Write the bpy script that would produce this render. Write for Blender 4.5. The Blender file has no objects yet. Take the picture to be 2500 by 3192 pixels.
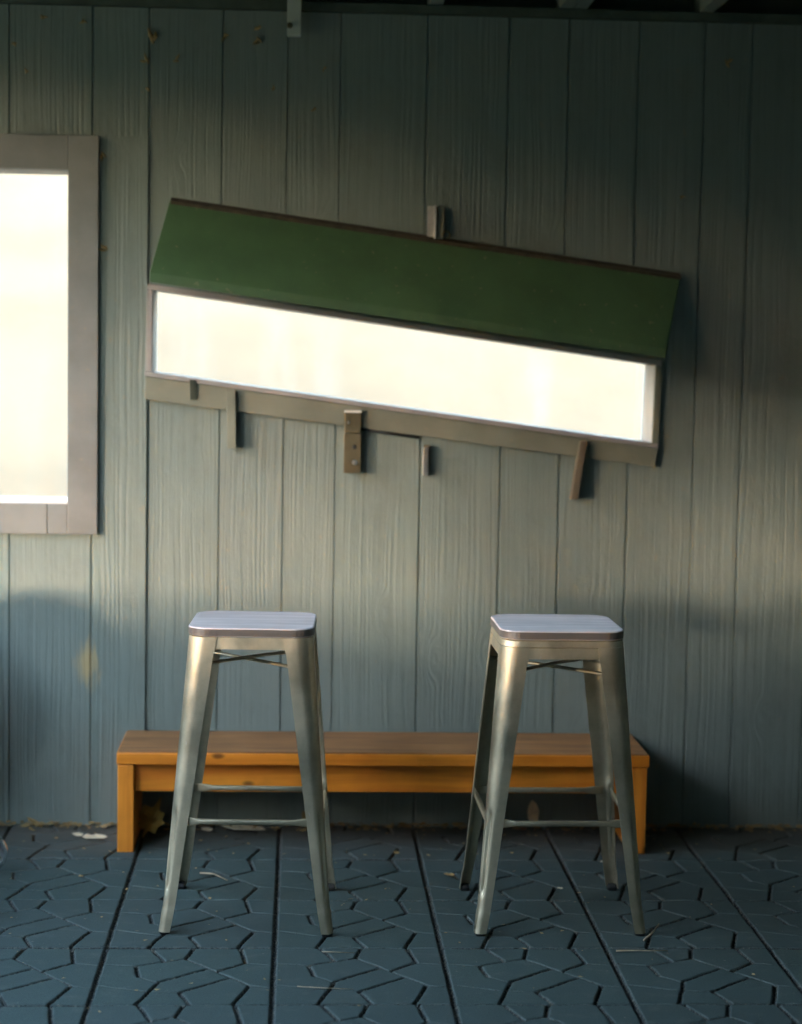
import bpy, bmesh, math, random
import numpy as np
from mathutils import Vector, Matrix

random.seed(7)
rng = np.random.default_rng(7)
R = math.radians
S = bpy.context.scene
COL = S.collection

# ------------------------------------------------------------------ camera
cam_d = bpy.data.cameras.new('camera')
cam = bpy.data.objects.new('camera', cam_d)
COL.objects.link(cam)
YAW, PITCH, ROLL, F_PX, CAM_D, CAM_H = 0.053547, 0.084398, -0.017301, 5955.7, 5.8497, 1.48
fw = Vector((math.sin(YAW) * math.cos(PITCH), math.cos(YAW) * math.cos(PITCH), -math.sin(PITCH)))
rt0 = Vector((math.cos(YAW), -math.sin(YAW), 0))
dn0 = fw.cross(rt0)
c_, s_ = math.cos(ROLL), math.sin(ROLL)
rt = c_ * rt0 + s_ * dn0
up = -(-s_ * rt0 + c_ * dn0)
cam.matrix_world = Matrix(((rt.x, up.x, -fw.x, 0), (rt.y, up.y, -fw.y, -CAM_D),
                           (rt.z, up.z, -fw.z, CAM_H), (0, 0, 0, 1)))
cam_d.sensor_fit = 'VERTICAL'
cam_d.sensor_height = 69.0
cam_d.lens = F_PX / 3192 * 69.0
cam_d.clip_start = 0.05
cam_d.clip_end = 2000
cam_d.dof.use_dof = True
cam_d.dof.focus_distance = 4.78
cam_d.dof.aperture_fstop = 3.6
S.camera = cam

# ------------------------------------------------------------------ sky, sun, exposure
SUN_AZ = R(53)        # from the wall's normal towards the left
SUN_EL = R(1.8)
to_sun = Vector((-math.sin(SUN_AZ) * math.cos(SUN_EL), -math.cos(SUN_AZ) * math.cos(SUN_EL), math.sin(SUN_EL)))
world = bpy.data.worlds.new("World")
S.world = world
world.use_nodes = True
nt = world.node_tree
nt.nodes.clear()
sky = nt.nodes.new('ShaderNodeTexSky')
sky.sky_type = 'NISHITA'
sky.sun_disc = False
sky.sun_elevation = SUN_EL
sky.ozone_density = 1.7
sky.sun_rotation = math.atan2(to_sun.x, to_sun.y)
bg = nt.nodes.new('ShaderNodeBackground')
bg.inputs['Strength'].default_value = 0.15
wo = nt.nodes.new('ShaderNodeOutputWorld')
nt.links.new(sky.outputs[0], bg.inputs[0])
nt.links.new(bg.outputs[0], wo.inputs[0])

sun_d = bpy.data.lights.new('sun', 'SUN')
sun_d.energy = 0.32
sun_d.angle = R(8.0)
sun_d.color = (1.0, 0.90, 0.77)
sun = bpy.data.objects.new('sun', sun_d)
COL.objects.link(sun)
sun.rotation_euler = to_sun.to_track_quat('Z', 'Y').to_euler()
sun.location = (-8, -8, 5)

S.view_settings.view_transform = 'Standard'
S.view_settings.look = 'None'
S.view_settings.gamma = 1
S.view_settings.exposure = 6.35
S.render.engine = 'CYCLES'
S.cycles.max_bounces = 8
S.cycles.transparent_max_bounces = 16
S.cycles.use_denoising = True


# ------------------------------------------------------------------ node helpers
class NT:
    def __init__(self, name):
        self.m = bpy.data.materials.new(name)
        self.m.use_nodes = True
        self.t = self.m.node_tree
        self.t.nodes.clear()
        self.out = self.t.nodes.new('ShaderNodeOutputMaterial')

    def n(self, typ, **kw):
        nd = self.t.nodes.new(typ)
        ins = kw.pop('ins', {})
        for k, v in kw.items():
            setattr(nd, k, v)
        for k, v in ins.items():
            self.set(nd.inputs[k], v)
        return nd

    def set(self, sock, v):
        if isinstance(v, bpy.types.NodeSocket):
            self.t.links.new(v, sock)
        else:
            if isinstance(v, (tuple, list)) and len(v) == 3 and sock.type == 'RGBA':
                v = (*v, 1)
            sock.default_value = v

    def math(self, op, a, b=0.0, c=0.0, clamp=False):
        nd = self.n('ShaderNodeMath', operation=op, use_clamp=clamp)
        self.set(nd.inputs[0], a)
        self.set(nd.inputs[1], b)
        self.set(nd.inputs[2], c)
        return nd.outputs[0]

    def mix(self, f, a, b, blend='MIX'):
        nd = self.n('ShaderNodeMix', data_type='RGBA', blend_type=blend)
        self.set(nd.inputs[0], f)
        self.set(nd.inputs[6], a)
        self.set(nd.inputs[7], b)
        return nd.outputs[2]

    def ramp(self, f, lo, hi, a=0.0, b=1.0):
        nd = self.n('ShaderNodeMapRange')
        nd.interpolation_type = 'SMOOTHSTEP'
        self.set(nd.inputs[0], f)
        for i, v in enumerate((lo, hi, a, b)):
            nd.inputs[i + 1].default_value = v
        return nd.outputs[0]

    def coord(self, scale=(1, 1, 1), kind='Object', loc=(0, 0, 0)):
        tc = self.n('ShaderNodeTexCoord')
        mp = self.n('ShaderNodeMapping')
        self.t.links.new(tc.outputs[kind], mp.inputs[0])
        mp.inputs['Scale'].default_value = scale
        mp.inputs['Location'].default_value = loc
        return mp.outputs[0]

    def noise(self, vec, scale=5, detail=4, rough=.55, dist=0, dim='3D', w=None):
        nd = self.n('ShaderNodeTexNoise', noise_dimensions=dim)
        self.set(nd.inputs['Vector'], vec)
        nd.inputs['Scale'].default_value = scale
        nd.inputs['Detail'].default_value = detail
        nd.inputs['Roughness'].default_value = rough
        nd.inputs['Distortion'].default_value = dist
        if w is not None:
            self.set(nd.inputs['W'], w)
        return nd.outputs['Fac']

    def bump(self, h, strength=.5, dist=.002, normal=None):
        nd = self.n('ShaderNodeBump')
        self.set(nd.inputs['Height'], h)
        nd.inputs['Strength'].default_value = strength
        nd.inputs['Distance'].default_value = dist
        if normal is not None:
            self.t.links.new(normal, nd.inputs['Normal'])
        return nd.outputs[0]

    def bsdf(self, **ins):
        nd = self.n('ShaderNodeBsdfPrincipled')
        for k, v in ins.items():
            self.set(nd.inputs[k.replace('_', ' ')], v)
        self.t.links.new(nd.outputs[0], self.out.inputs[0])
        return nd


def mat_siding():
    k = NT('painted siding')
    at = k.n('ShaderNodeAttribute', attribute_name='plank')
    pl = at.outputs['Fac']
    tc = k.n('ShaderNodeTexCoord').outputs['Object']
    sp = k.n('ShaderNodeSeparateXYZ')
    k.t.links.new(tc, sp.inputs[0])
    X, Z = sp.outputs[0], sp.outputs[2]
    off = k.math('MULTIPLY', pl, 37.0)
    # slow wander of the grain along the plank
    cv = k.n('ShaderNodeCombineXYZ', ins={0: k.math('MULTIPLY', X, 5.0), 1: off, 2: k.math('MULTIPLY', Z, 1.6)})
    warp = k.noise(cv.outputs[0], 1.0, 2, .5)
    # knots
    kv = k.n('ShaderNodeCombineXYZ', ins={0: k.math('MULTIPLY', X, 4.2), 1: off, 2: k.math('MULTIPLY', Z, 1.6)})
    vo = k.n('ShaderNodeTexVoronoi', feature='F1', voronoi_dimensions='3D', ins={'Scale': 1.0, 'Randomness': 1.0, 'Vector': kv.outputs[0]})
    kd = vo.outputs['Distance']
    kf = k.ramp(kd, .17, .02)
    gx = k.math('ADD', k.math('MULTIPLY', X, 1.0), k.math('MULTIPLY', warp, .035))
    gx = k.math('ADD', gx, k.math('MULTIPLY', kf, .032))
    gv = k.n('ShaderNodeCombineXYZ', ins={0: k.math('MULTIPLY', gx, 120.0), 1: off, 2: k.math('MULTIPLY', Z, 1.0)})
    g = k.noise(gv.outputs[0], 1.0, 3, .55)
    gv2 = k.n('ShaderNodeCombineXYZ', ins={0: k.math('MULTIPLY', gx, 260.0), 1: off, 2: k.math('MULTIPLY', Z, 5.0)})
    g2 = k.noise(gv2.outputs[0], 1.0, 3, .6)
    amp = k.ramp(k.noise(cv.outputs[0], 1.9, 1, .5), .35, .62, .25, 1.0)
    h = k.math('ADD', k.math('MULTIPLY', k.ramp(g, .36, .60), amp), k.math('MULTIPLY', g2, .55))
    h = k.math('ADD', h, k.math('MULTIPLY', k.noise(k.coord((55, 55, 26)), 1, 4, .65), .75))
    h = k.math('ADD', h, k.math('MULTIPLY', k.noise(k.coord((17, 17, 9)), 1, 3, .6), 1.3))
    dirt = k.noise(k.coord((1.1, 1.1, .8)), 2.3, 6, .6)
    spot = k.ramp(k.noise(k.coord((1, 1, .7)), 34, 2, .5), .70, .76)
    c = k.mix(dirt, (.168, .214, .186), (.214, .260, .228))
    c = k.mix(k.math('MULTIPLY', pl, .35), c, (.21, .225, .205))
    c = k.mix(k.ramp(h, 1.65, .95, 0, .34), c, (.12, .13, .115))
    c = k.mix(k.math('MULTIPLY', spot, .35), c, (.30, .24, .15))
    # bare patch where the paint has flaked along one joint
    pv = k.n('ShaderNodeVectorMath', operation='SUBTRACT')
    k.t.links.new(tc, pv.inputs[0])
    pv.inputs[1].default_value = (-.640, 0, .50)
    pm = k.n('ShaderNodeVectorMath', operation='MULTIPLY')
    k.t.links.new(pv.outputs[0], pm.inputs[0])
    pm.inputs[1].default_value = (15, 0, 6.0)
    pl_ = k.n('ShaderNodeVectorMath', operation='LENGTH')
    k.t.links.new(pm.outputs[0], pl_.inputs[0])
    f = k.math('ADD', pl_.outputs['Value'], k.math('MULTIPLY', k.noise(k.coord((60, 10, 9)), 1, 3, .6), 1.6))
    c = k.mix(k.ramp(f, 1.45, .8, 0, .8), c, (.50, .37, .17))
    k.bsdf(Base_Color=c, Roughness=k.ramp(dirt, .3, .7, .55, .72), Normal=k.bump(h, .52, .0015))
    return k.m


def mat_paint(name, col, rough=.5, grain=.3, var=.12, scale=(40, 40, 3)):
    k = NT(name)
    g = k.noise(k.coord(scale), 1, 4, .6)
    d = k.noise(k.coord(), 6, 6, .62)
    sp = k.ramp(k.noise(k.coord(), 55, 2, .5), .69, .75)
    c = k.mix(k.ramp(d, .3, .7), tuple(v * (1 - var) for v in col), tuple(v * (1 + var) for v in col))
    c = k.mix(k.math('MULTIPLY', sp, .3), c, (.35, .28, .17))
    k.bsdf(Base_Color=c, Roughness=k.ramp(d, .3, .7, rough - .08, rough + .1),
           Normal=k.bump(k.math('ADD', g, k.math('MULTIPLY', d, .5)), grain, .002))
    return k.m


def mat_wood(name, dark, light, rough=.5, axis=0, knots=True, scale=1.0, bump=.35):
    k = NT(name)
    sc = [30 * scale] * 3
    sc[axis] = 1.3 * scale
    rnd = k.n('ShaderNodeObjectInfo').outputs['Random']
    w = k.math('MULTIPLY', rnd, 30)
    v = k.coord(tuple(sc))
    wa = k.noise(k.coord((3, 3, 3)), 1, 2, .5)
    g = k.noise(v, 1, 4, .6, 1.2, '4D', w)
    big = k.noise(k.coord((4, 4, 4)), 1, 4, .6, 0, '4D', w)
    c = k.mix(k.ramp(g, .3, .7), dark, light)
    c = k.mix(k.ramp(big, .35, .75, 0, .45), c, tuple(x * .62 for x in dark))
    if knots:
        kc = [13, 13, 13]
        kc[axis] = 6.0
        vo = k.n('ShaderNodeTexVoronoi', ins={'Vector': k.coord(tuple(kc)), 'Scale': 1.0})
        kn = k.ramp(vo.outputs['Distance'], .15, .05, 0, .85)
        c = k.mix(kn, c, tuple(x * .22 for x in dark))
    k.bsdf(Base_Color=c, Roughness=k.ramp(g, .2, .8, rough - .06, rough + .1), Normal=k.bump(g, bump, .0015))
    return k.m


def mat_metal(name, col, rough=.36, spots=.4):
    k = NT(name)
    n1 = k.noise(k.coord((1, 1, 1)), 9, 6, .65)
    n2 = k.noise(k.coord((120, 120, 14)), 1, 3, .6)
    n3 = k.noise(k.coord(), 300, 2, .5)
    ob = k.n('ShaderNodeObjectInfo').outputs['Random']
    c = k.mix(k.ramp(n1, .3, .72), tuple(v * .78 for v in col), tuple(min(1, v * 1.2) for v in col))
    chip = k.ramp(k.noise(k.coord((1, 1, .6)), 42, 3, .6), .70, .735)
    c = k.mix(k.math('MULTIPLY', chip, spots), c, (.62, .58, .52))
    r = k.math('ADD', k.ramp(n1, .3, .7, rough - .06, rough + .10), k.math('MULTIPLY', n2, .08))
    k.bsdf(Base_Color=c, Metallic=.93, Roughness=r,
           Normal=k.bump(k.math('ADD', n3, k.math('MULTIPLY', n2, .6)), .06, .0006))
    return k.m


def mat_floor():
    k = NT('rubber pavers')
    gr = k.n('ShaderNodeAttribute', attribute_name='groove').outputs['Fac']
    tl = k.n('ShaderNodeAttribute', attribute_name='tile').outputs['Fac']
    fine = k.noise(k.coord(), 260, 3, .7)
    mid = k.noise(k.coord(), 5.5, 6, .62)
    dust = k.ramp(k.noise(k.coord((1, 1.6, 1)), 13, 6, .7), .52, .74)
    crumb = k.ramp(k.noise(k.coord(), 120, 3, .7), .48, .66)
    c = k.mix(k.ramp(fine, .3, .72), (.028, .052, .047), (.068, .108, .094))
    c = k.mix(k.ramp(mid, .3, .75, 0, .55), c, (.042, .066, .062))
    c = k.mix(k.math('MULTIPLY', tl, .7), c, (.046, .068, .064))
    c = k.mix(k.math('MULTIPLY', dust, .22), c, (.20, .19, .16))
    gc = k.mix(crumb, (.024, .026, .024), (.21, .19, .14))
    lit_edge = k.math('MULTIPLY', k.ramp(gr, .03, .25), k.ramp(gr, .75, .40))  # groove edges painted lighter, standing in for light on the groove walls
    c = k.mix(k.math('MULTIPLY', lit_edge, .24), c, (.24, .26, .23))
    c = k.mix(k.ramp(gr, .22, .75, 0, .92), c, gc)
    sy = k.n('ShaderNodeSeparateXYZ')
    k.t.links.new(k.n('ShaderNodeTexCoord').outputs['Object'], sy.inputs[0])
    near = k.ramp(k.math('ADD', sy.outputs[1], k.math('MULTIPLY', k.noise(k.coord((2.2, 4, 1)), 1.6, 6, .7), .75)), -.15, .42)
    c = k.mix(k.math('MULTIPLY', near, .75), c, (.125, .108, .082))
    sp = k.ramp(k.noise(k.coord((1, 1, 1)), 75, 2, .5), .735, .765)
    c = k.mix(k.math('MULTIPLY', sp, .6), c, (.30, .27, .20))
    hgt = k.math('ADD', fine, k.math('MULTIPLY', crumb, k.math('MULTIPLY', gr, 2.5)))
    k.bsdf(Base_Color=c, Roughness=.78, Normal=k.bump(hgt, .8, .0030))
    return k.m


def mat_plain(name, col, rough=.8, var=.25, scale=12, bump=.3, **kw):
    k = NT(name)
    n1 = k.noise(k.coord(), scale, 6, .65)
    c = k.mix(k.ramp(n1, .3, .7), tuple(v * (1 - var) for v in col), tuple(v * (1 + var) for v in col))
    k.bsdf(Base_Color=c, Roughness=rough, Normal=k.bump(n1, bump, .003), **kw)
    return k.m


def mat_glass():
    k = NT('window glass')
    fr = k.n('ShaderNodeFresnel', ins={'IOR': 1.45})
    tr = k.n('ShaderNodeBsdfTransparent', ins={'Color': (.97, .97, .95)})
    gl = k.n('ShaderNodeBsdfGlossy', ins={'Roughness': .02})
    df = k.n('ShaderNodeBsdfTranslucent', ins={'Color': (.9, .88, .82)})
    m0 = k.n('ShaderNodeMixShader')
    grime = k.ramp(k.noise(k.coord((9, 9, 1.2)), 1, 4, .6), .45, .8, .0, .10)
    k.set(m0.inputs[0], grime)
    k.t.links.new(tr.outputs[0], m0.inputs[1])
    k.t.links.new(df.outputs[0], m0.inputs[2])
    m1 = k.n('ShaderNodeMixShader')
    k.t.links.new(fr.outputs[0], m1.inputs[0])
    k.t.links.new(m0.outputs[0], m1.inputs[1])
    k.t.links.new(gl.outputs[0], m1.inputs[2])
    k.t.links.new(m1.outputs[0], k.out.inputs[0])
    return k.m


M = dict(
    siding=mat_siding(),
    casing=mat_paint('grey casing paint', (.215, .213, .192), .45, .15),
    trim=mat_paint('olive grey trim paint', (.205, .208, .155), .5, .25, scale=(3, 40, 40)),
    mauve=mat_paint('faded mauve grey paint', (.34, .312, .288), .5, .2, scale=(3, 40, 40)),
    white=mat_paint('white jamb paint', (.78, .76, .70), .5, .1),
    green=mat_paint('green board paint', (.064, .132, .054), .6, .35, .16, (4, 30, 30)),
    tar=mat_plain('dark weathered felt', (.050, .038, .022), .9, .3, 40),
    rafter=mat_paint('rafter paint', (.26, .29, .24), .6, .3, scale=(40, 3, 40)),
    strip=mat_paint('weathered strip paint', (.50, .52, .44), .6, .3),
    deck=mat_plain('roof boards', (.08, .10, .075), .8, .2, 8),
    bench=mat_wood('varnished pine', (.76, .205, .014), (.98, .345, .026), .42),
    bench_leg=mat_wood('varnished pine upright', (.70, .185, .014), (.96, .335, .030), .42, axis=2),
    bench_top=mat_wood('weathered pine', (.19, .080, .027), (.47, .225, .085), .55, knots=False),
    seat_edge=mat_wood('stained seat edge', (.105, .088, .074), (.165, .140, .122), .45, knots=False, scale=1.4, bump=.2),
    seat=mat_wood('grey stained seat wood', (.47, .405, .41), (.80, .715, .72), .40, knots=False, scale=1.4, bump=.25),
    gun=mat_metal('bronze gunmetal', (.52, .448, .312), .45),
    steel=mat_metal('zinc plated steel', (.62, .60, .56), .32, .2),
    rust=mat_metal('tarnished steel', (.21, .175, .105), .5, .35),
    rust_wood=mat_wood('old stained wood', (.13, .095, .06), (.22, .165, .10), .6, axis=2, knots=False),
    chrome=mat_metal('chromed tube', (.80, .80, .80), .12, .1),
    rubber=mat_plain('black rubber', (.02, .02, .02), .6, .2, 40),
    vinyl=mat_plain('dark chair fabric', (.04, .045, .055), .7, .2, 60),
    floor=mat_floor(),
    glass=mat_glass(),
    ground=mat_plain('dry lawn', (.30, .25, .12), .95, .3, 3),
    hill=mat_plain('dry hillside grass', (.262, .168, .092), .95, .16, .5),
    leafy=mat_plain('tree leaves', (.07, .11, .03), .6, .4, 2),
    bark=mat_plain('bark', (.12, .09, .06), .9, .3, 12),
    leaf_tan=mat_plain('dry leaf tan', (.42, .27, .10), .6, .3, 30),
    leaf_pale=mat_plain('dry leaf pale', (.84, .73, .50), .6, .2, 30),
    leaf_rust=mat_plain('dry leaf rust', (.30, .13, .05), .6, .3, 30),
    leaf_gold=mat_plain('dry maple leaf', (.40, .25, .06), .55, .3, 30),
    stone=mat_plain('pale stone', (.55, .48, .36), .8, .15, 25),
    twig=mat_plain('twig', (.34, .26, .16), .8, .3, 30),
    scrap=mat_plain('dry plant scrap', (.34, .235, .10), .8, .4, 60),
)


# ------------------------------------------------------------------ mesh helpers
def obj(name, bm, m, parent=None, smooth=False, loc=None):
    me = bpy.data.meshes.new(name)
    bmesh.ops.recalc_face_normals(bm, faces=bm.faces)
    bm.to_mesh(me)
    bm.free()
    if smooth:
        for p in me.polygons:
            p.use_smooth = True
    o = bpy.data.objects.new(name, me)
    COL.objects.link(o)
    if m:
        me.materials.append(m)
    if parent:
        o.parent = parent
    if loc:
        o.location = loc
    return o


def tag(o, label, cat, group=None):
    o['label'] = label
    o['category'] = cat
    if group:
        o['group'] = group
    return o


def struct(o):
    o['kind'] = 'structure'
    return o


def thing(name, label, cat, loc=(0, 0, 0), rz=0, group=None):
    o = bpy.data.objects.new(name, None)
    COL.objects.link(o)
    o.location = loc
    o.rotation_euler = (0, 0, rz)
    o.empty_display_size = .1
    return tag(o, label, cat, group)


def hexa(bm, v):
    """8 corners: bottom four ccw, then top four"""
    vs = [bm.verts.new(p) for p in v]
    for f in ((3, 2, 1, 0), (4, 5, 6, 7), (0, 1, 5, 4), (1, 2, 6, 5), (2, 3, 7, 6), (3, 0, 4, 7)):
        bm.faces.new([vs[i] for i in f])
    return vs


def box(bm, x0, x1, y0, y1, z0, z1):
    return hexa(bm, [(x0, y0, z0), (x1, y0, z0), (x1, y1, z0), (x0, y1, z0),
                     (x0, y0, z1), (x1, y0, z1), (x1, y1, z1), (x0, y1, z1)])


def bevel(bm, w=.003, seg=2):
    bmesh.ops.bevel(bm, geom=list(bm.edges), offset=w, segments=seg, profile=.6, affect='EDGES', clamp_overlap=True)


def boxo(name, m, parent, x0, x1, y0, y1, z0, z1, bev=.002):
    bm = bmesh.new()
    box(bm, x0, x1, y0, y1, z0, z1)
    if bev:
        bevel(bm, bev)
    return obj(name, bm, m, parent)


def hexo(name, m, parent, v, bev=.002):
    bm = bmesh.new()
    hexa(bm, v)
    if bev:
        bevel(bm, bev)
    return obj(name, bm, m, parent)


def tube(bm, pts, r, n=12, closed=False):
    pts = [Vector(p) for p in pts]
    rings = []
    prev = None
    N = len(pts)
    for i, p in enumerate(pts):
        a = pts[i - 1] if (i > 0 or closed) else p
        b = pts[(i + 1) % N] if (i < N - 1 or closed) else p
        t = (b - a).normalized()
        if prev is None:
            ref = Vector((0, 0, 1)) if abs(t.z) < .9 else Vector((1, 0, 0))
            u = t.cross(ref).normalized()
        else:
            u = (prev - t * prev.dot(t)).normalized()
        prev = u
        w = t.cross(u)
        rr = r[i] if isinstance(r, (list, tuple)) else r
        rings.append([bm.verts.new(p + (u * math.cos(2 * math.pi * k / n) + w * math.sin(2 * math.pi * k / n)) * rr) for k in range(n)])
    for i in range(N if closed else N - 1):
        A, B = rings[i], rings[(i + 1) % N]
        for k in range(n):
            bm.faces.new((A[k], A[(k + 1) % n], B[(k + 1) % n], B[k]))
    if not closed:
        bm.faces.new(rings[0][::-1])
        bm.faces.new(rings[-1])


def arc(c, r, a0, a1, n, plane='xz'):
    out = []
    for i in range(n + 1):
        a = a0 + (a1 - a0) * i / n
        d = (math.cos(a) * r, math.sin(a) * r)
        if plane == 'xz':
            out.append((c[0] + d[0], c[1], c[2] + d[1]))
        elif plane == 'yz':
            out.append((c[0], c[1] + d[0], c[2] + d[1]))
        else:
            out.append((c[0] + d[0], c[1] + d[1], c[2]))
    return out


# ------------------------------------------------------------------ the setting
# ground and far hillside
bm = bmesh.new()
for (x0, x1, y0, y1) in ((-300, -3.6, -300, 2.6), (-3.6, 4.7, -300, -8.2), (-3.6, 4.7, .12, 2.6), (4.7, 300, -300, 2.6)):
    vs = [bm.verts.new(p) for p in ((x0, y0, -.03), (x1, y0, -.03), (x1, y1, -.03), (x0, y1, -.03))]
    bm.faces.new(vs)
struct(obj('ground', bm, M['ground']))

bm = bmesh.new()
NX, NY = 80, 30
gv = []
for j in range(NY + 1):
    row = []
    for i in range(NX + 1):
        x = -80 + 160 * i / NX
        t = (j / NY) ** 1.6
        y = 2.2 + 70 * t
        z = -.05 + .36 * (y - 2.2) * (1 + .10 * math.sin(x * .07 + 1) + .05 * math.sin(x * .23)) + .12 * math.sin(x * .9 + j) * min(1, t * 6)
        row.append(bm.verts.new((x, y, z)))
    gv.append(row)
for j in range(NY):
    for i in range(NX):
        bm.faces.new((gv[j][i], gv[j][i + 1], gv[j + 1][i + 1], gv[j + 1][i]))
struct(obj('hillside', bm, M['hill'], smooth=True))

# ------------------------------------------------------------------ paver floor
T = .413
X0, Y0 = -.4592, -.3902
SEG = [((.266, -.0), (.36, -.259), 1), ((.522, -.0), (.481, -.198), 1), ((.481, -.198), (.202, -.331), .8),
       ((.202, -.331), (.231, -.519), 1), ((.231, -.519), (.35, -.633), .45), ((.35, -.633), (.249, -1.0), 1),
       ((.354, -.611), (.61, -.391), 1), ((.481, -.198), (.87, -.679), .7), ((.795, -.0), (.834, -.283), 1),
       ((.834, -.283), (.677, -.426), 1), ((.87, -.679), (.78, -1.0), 1.1), ((.746, -.554), (.479, -.79), 1),
       ((.479, -.79), (.552, -1.0), 1), ((.479, -.79), (.248, -.756), .4), ((.248, -.756), (.0, -.655), .35),
       ((.834, -.283), (1.0, -.319), .35), ((.0, -.284), (.202, -.331), .35), ((.87, -.679), (1.0, -.713), .35)]


def floor_patch(name, xa, xb, ya, yb, step, parent=None):
    nx, ny = int(round((xb - xa) / step)) + 1, int(round((yb - ya) / step)) + 1
    xs = np.linspace(xa, xb, nx)
    ys = np.linspace(ya, yb, ny)
    Xg, Yg = np.meshgrid(xs, ys)
    # slightly ragged edges
    Xw = Xg + .0008 * np.sin(Yg * 71 + 3) * np.sin(Xg * 53) + .0004 * rng.normal(size=Xg.shape)
    Yw = Yg + .0008 * np.sin(Xg * 67 + 1) * np.sin(Yg * 47) + .0004 * rng.normal(size=Xg.shape)
    iu = np.floor((Xw - X0) / T)
    iv = np.floor((Yw - Y0) / T)
    u = (Xw - X0) / T - iu
    v = (Yw - Y0) / T - iv - 1          # 0 .. -1 inside each tile, 0 at the wall side
    hsh = np.modf(np.abs(np.sin(iu * 12.9898 + iv * 78.233) * 43758.5453))[0]
    dep = np.zeros_like(u)

    def groove(d, w, depth):
        np.maximum(dep, depth * np.clip(1.6 - d / w * 1.15, 0, 1), out=dep)
    for a, b, s in SEG:
        a = np.array(a)
        b = np.array(b)
        ab = b - a
        t = np.clip(((u - a[0]) * ab[0] + (v - a[1]) * ab[1]) / (ab @ ab), 0, 1)
        d = np.hypot(u - a[0] - t * ab[0], v - a[1] - t * ab[1]) * T
        groove(d, .0042 if s > .9 else (.0032 if s > .6 else .0026), .0110 * s if s > .6 else .0058)
    groove(np.minimum(u, 1 - u) * T, .0052, .011)
    groove(np.minimum(-v, 1 + v) * T, .0046, .0150)
    z = -dep + (hsh - .5) * .003 + (u - .5) * (np.modf(hsh * 7.31)[0] - .5) * .003 + .0006 * np.sin(Xg * 31) * np.sin(Yg * 37)
    # crumbs settled in the grooves
    z = z + (dep > .004) * np.clip(rng.normal(.0005, .0018, z.shape), -.001, .0055)
    co = np.stack([Xg, Yg, z], -1).reshape(-1, 3)
    idx = np.arange(nx * ny).reshape(ny, nx)
    q = np.stack([idx[:-1, :-1], idx[:-1, 1:], idx[1:, 1:], idx[1:, :-1]], -1).reshape(-1, 4)
    me = bpy.data.meshes.new(name)
    me.vertices.add(len(co))
    me.vertices.foreach_set('co', co.astype(np.float32).ravel())
    me.loops.add(q.size)
    me.loops.foreach_set('vertex_index', q.astype(np.int32).ravel())
    me.polygons.add(len(q))
    me.polygons.foreach_set('loop_start', np.arange(0, q.size, 4, dtype=np.int32))
    me.update(calc_edges=True)
    for nm, arr in (('groove', np.clip(dep / .006, 0, 1)), ('tile', hsh)):
        at = me.attributes.new(nm, 'FLOAT', 'POINT')
        at.data.foreach_set('value', arr.astype(np.float32).ravel())
    for p in me.polygons:
        p.use_smooth = True
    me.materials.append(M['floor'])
    o = bpy.data.objects.new(name, me)
    COL.objects.link(o)
    return struct(o)


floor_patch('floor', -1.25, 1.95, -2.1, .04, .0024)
bm = bmesh.new()
for (x0, x1, y0, y1) in ((-1.9, -1.25, -3.8, .04), (-1.25, 1.95, -3.8, -2.1), (1.95, 3.1, -3.8, .04)):
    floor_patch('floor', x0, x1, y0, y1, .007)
for (x0, x1, y0, y1) in ((-3.6, -1.9, -8.2, .12), (-1.9, 3.1, -8.2, -3.8), (3.1, 4.7, -8.2, .12)):
    bm.faces.new([bm.verts.new(p) for p in ((x0, y0, -.001), (x1, y0, -.001), (x1, y1, -.001), (x0, y1, -.001))])
struct(obj('floor_surround', bm, M['floor']))

# ------------------------------------------------------------------ back wall with vertical siding
ZTOP = 2.487
GRO = [(-.880, .004), (-.632, .006), (-.464, .006), (-.245, .005), (-.050, .004), (.1085, .004), (.371, .007), (.618, .007),
       (.800, .006), (1.013, .006), (1.215, .005), (1.362, .006), (1.585, .006)]
x = 1.585
while x < 4.4:
    x += random.choice((.16, .2, .2, .25))
    GRO.append((x, .006))
x = -.88
while x > -3.3:
    x -= random.choice((.16, .2, .25, .25))
    GRO.append((x, .006))
GRO.sort()
WX0, WX1 = -3.5, 4.55


def lin(a, b, x):
    return a[1] + (b[1] - a[1]) * (x - a[0]) / (b[0] - a[0])


# openings through the wall
WIN = (-1.42, -.700, .996, 2.003)
SL_T = ((-.458, 1.662), (1.094, 1.459))     # slot upper edge
SL_B = ((-.458, 1.394), (1.094, 1.197))
sys_x = {WX0, WX1, WIN[0], WIN[1], -.458, 1.094}
prof = {}
for g, w in GRO:
    for dx, dy in ((-w * .62, 0), (-w * .3, .0055), (w * .3, .0055), (w * .62, 0)):
        sys_x.add(round(g + dx, 5))
        prof[round(g + dx, 5)] = dy
xs = sorted(sys_x)
gcs = [g for g, _ in GRO]


def spans(xa, xb):
    xm = (xa + xb) / 2
    cuts = []
    if WIN[0] < xm < WIN[1]:
        cuts.append(((WIN[2], WIN[2]), (WIN[3], WIN[3])))
    if -.458 < xm < 1.094:
        cuts.append(((lin(*SL_B, xa), lin(*SL_B, xb)), (lin(*SL_T, xa), lin(*SL_T, xb))))
    lo = (-.02, -.02)
    out = []
    for a, b in cuts:
        out.append((lo, a))
        lo = b
    out.append((lo, (ZTOP, ZTOP)))
    return out


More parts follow.
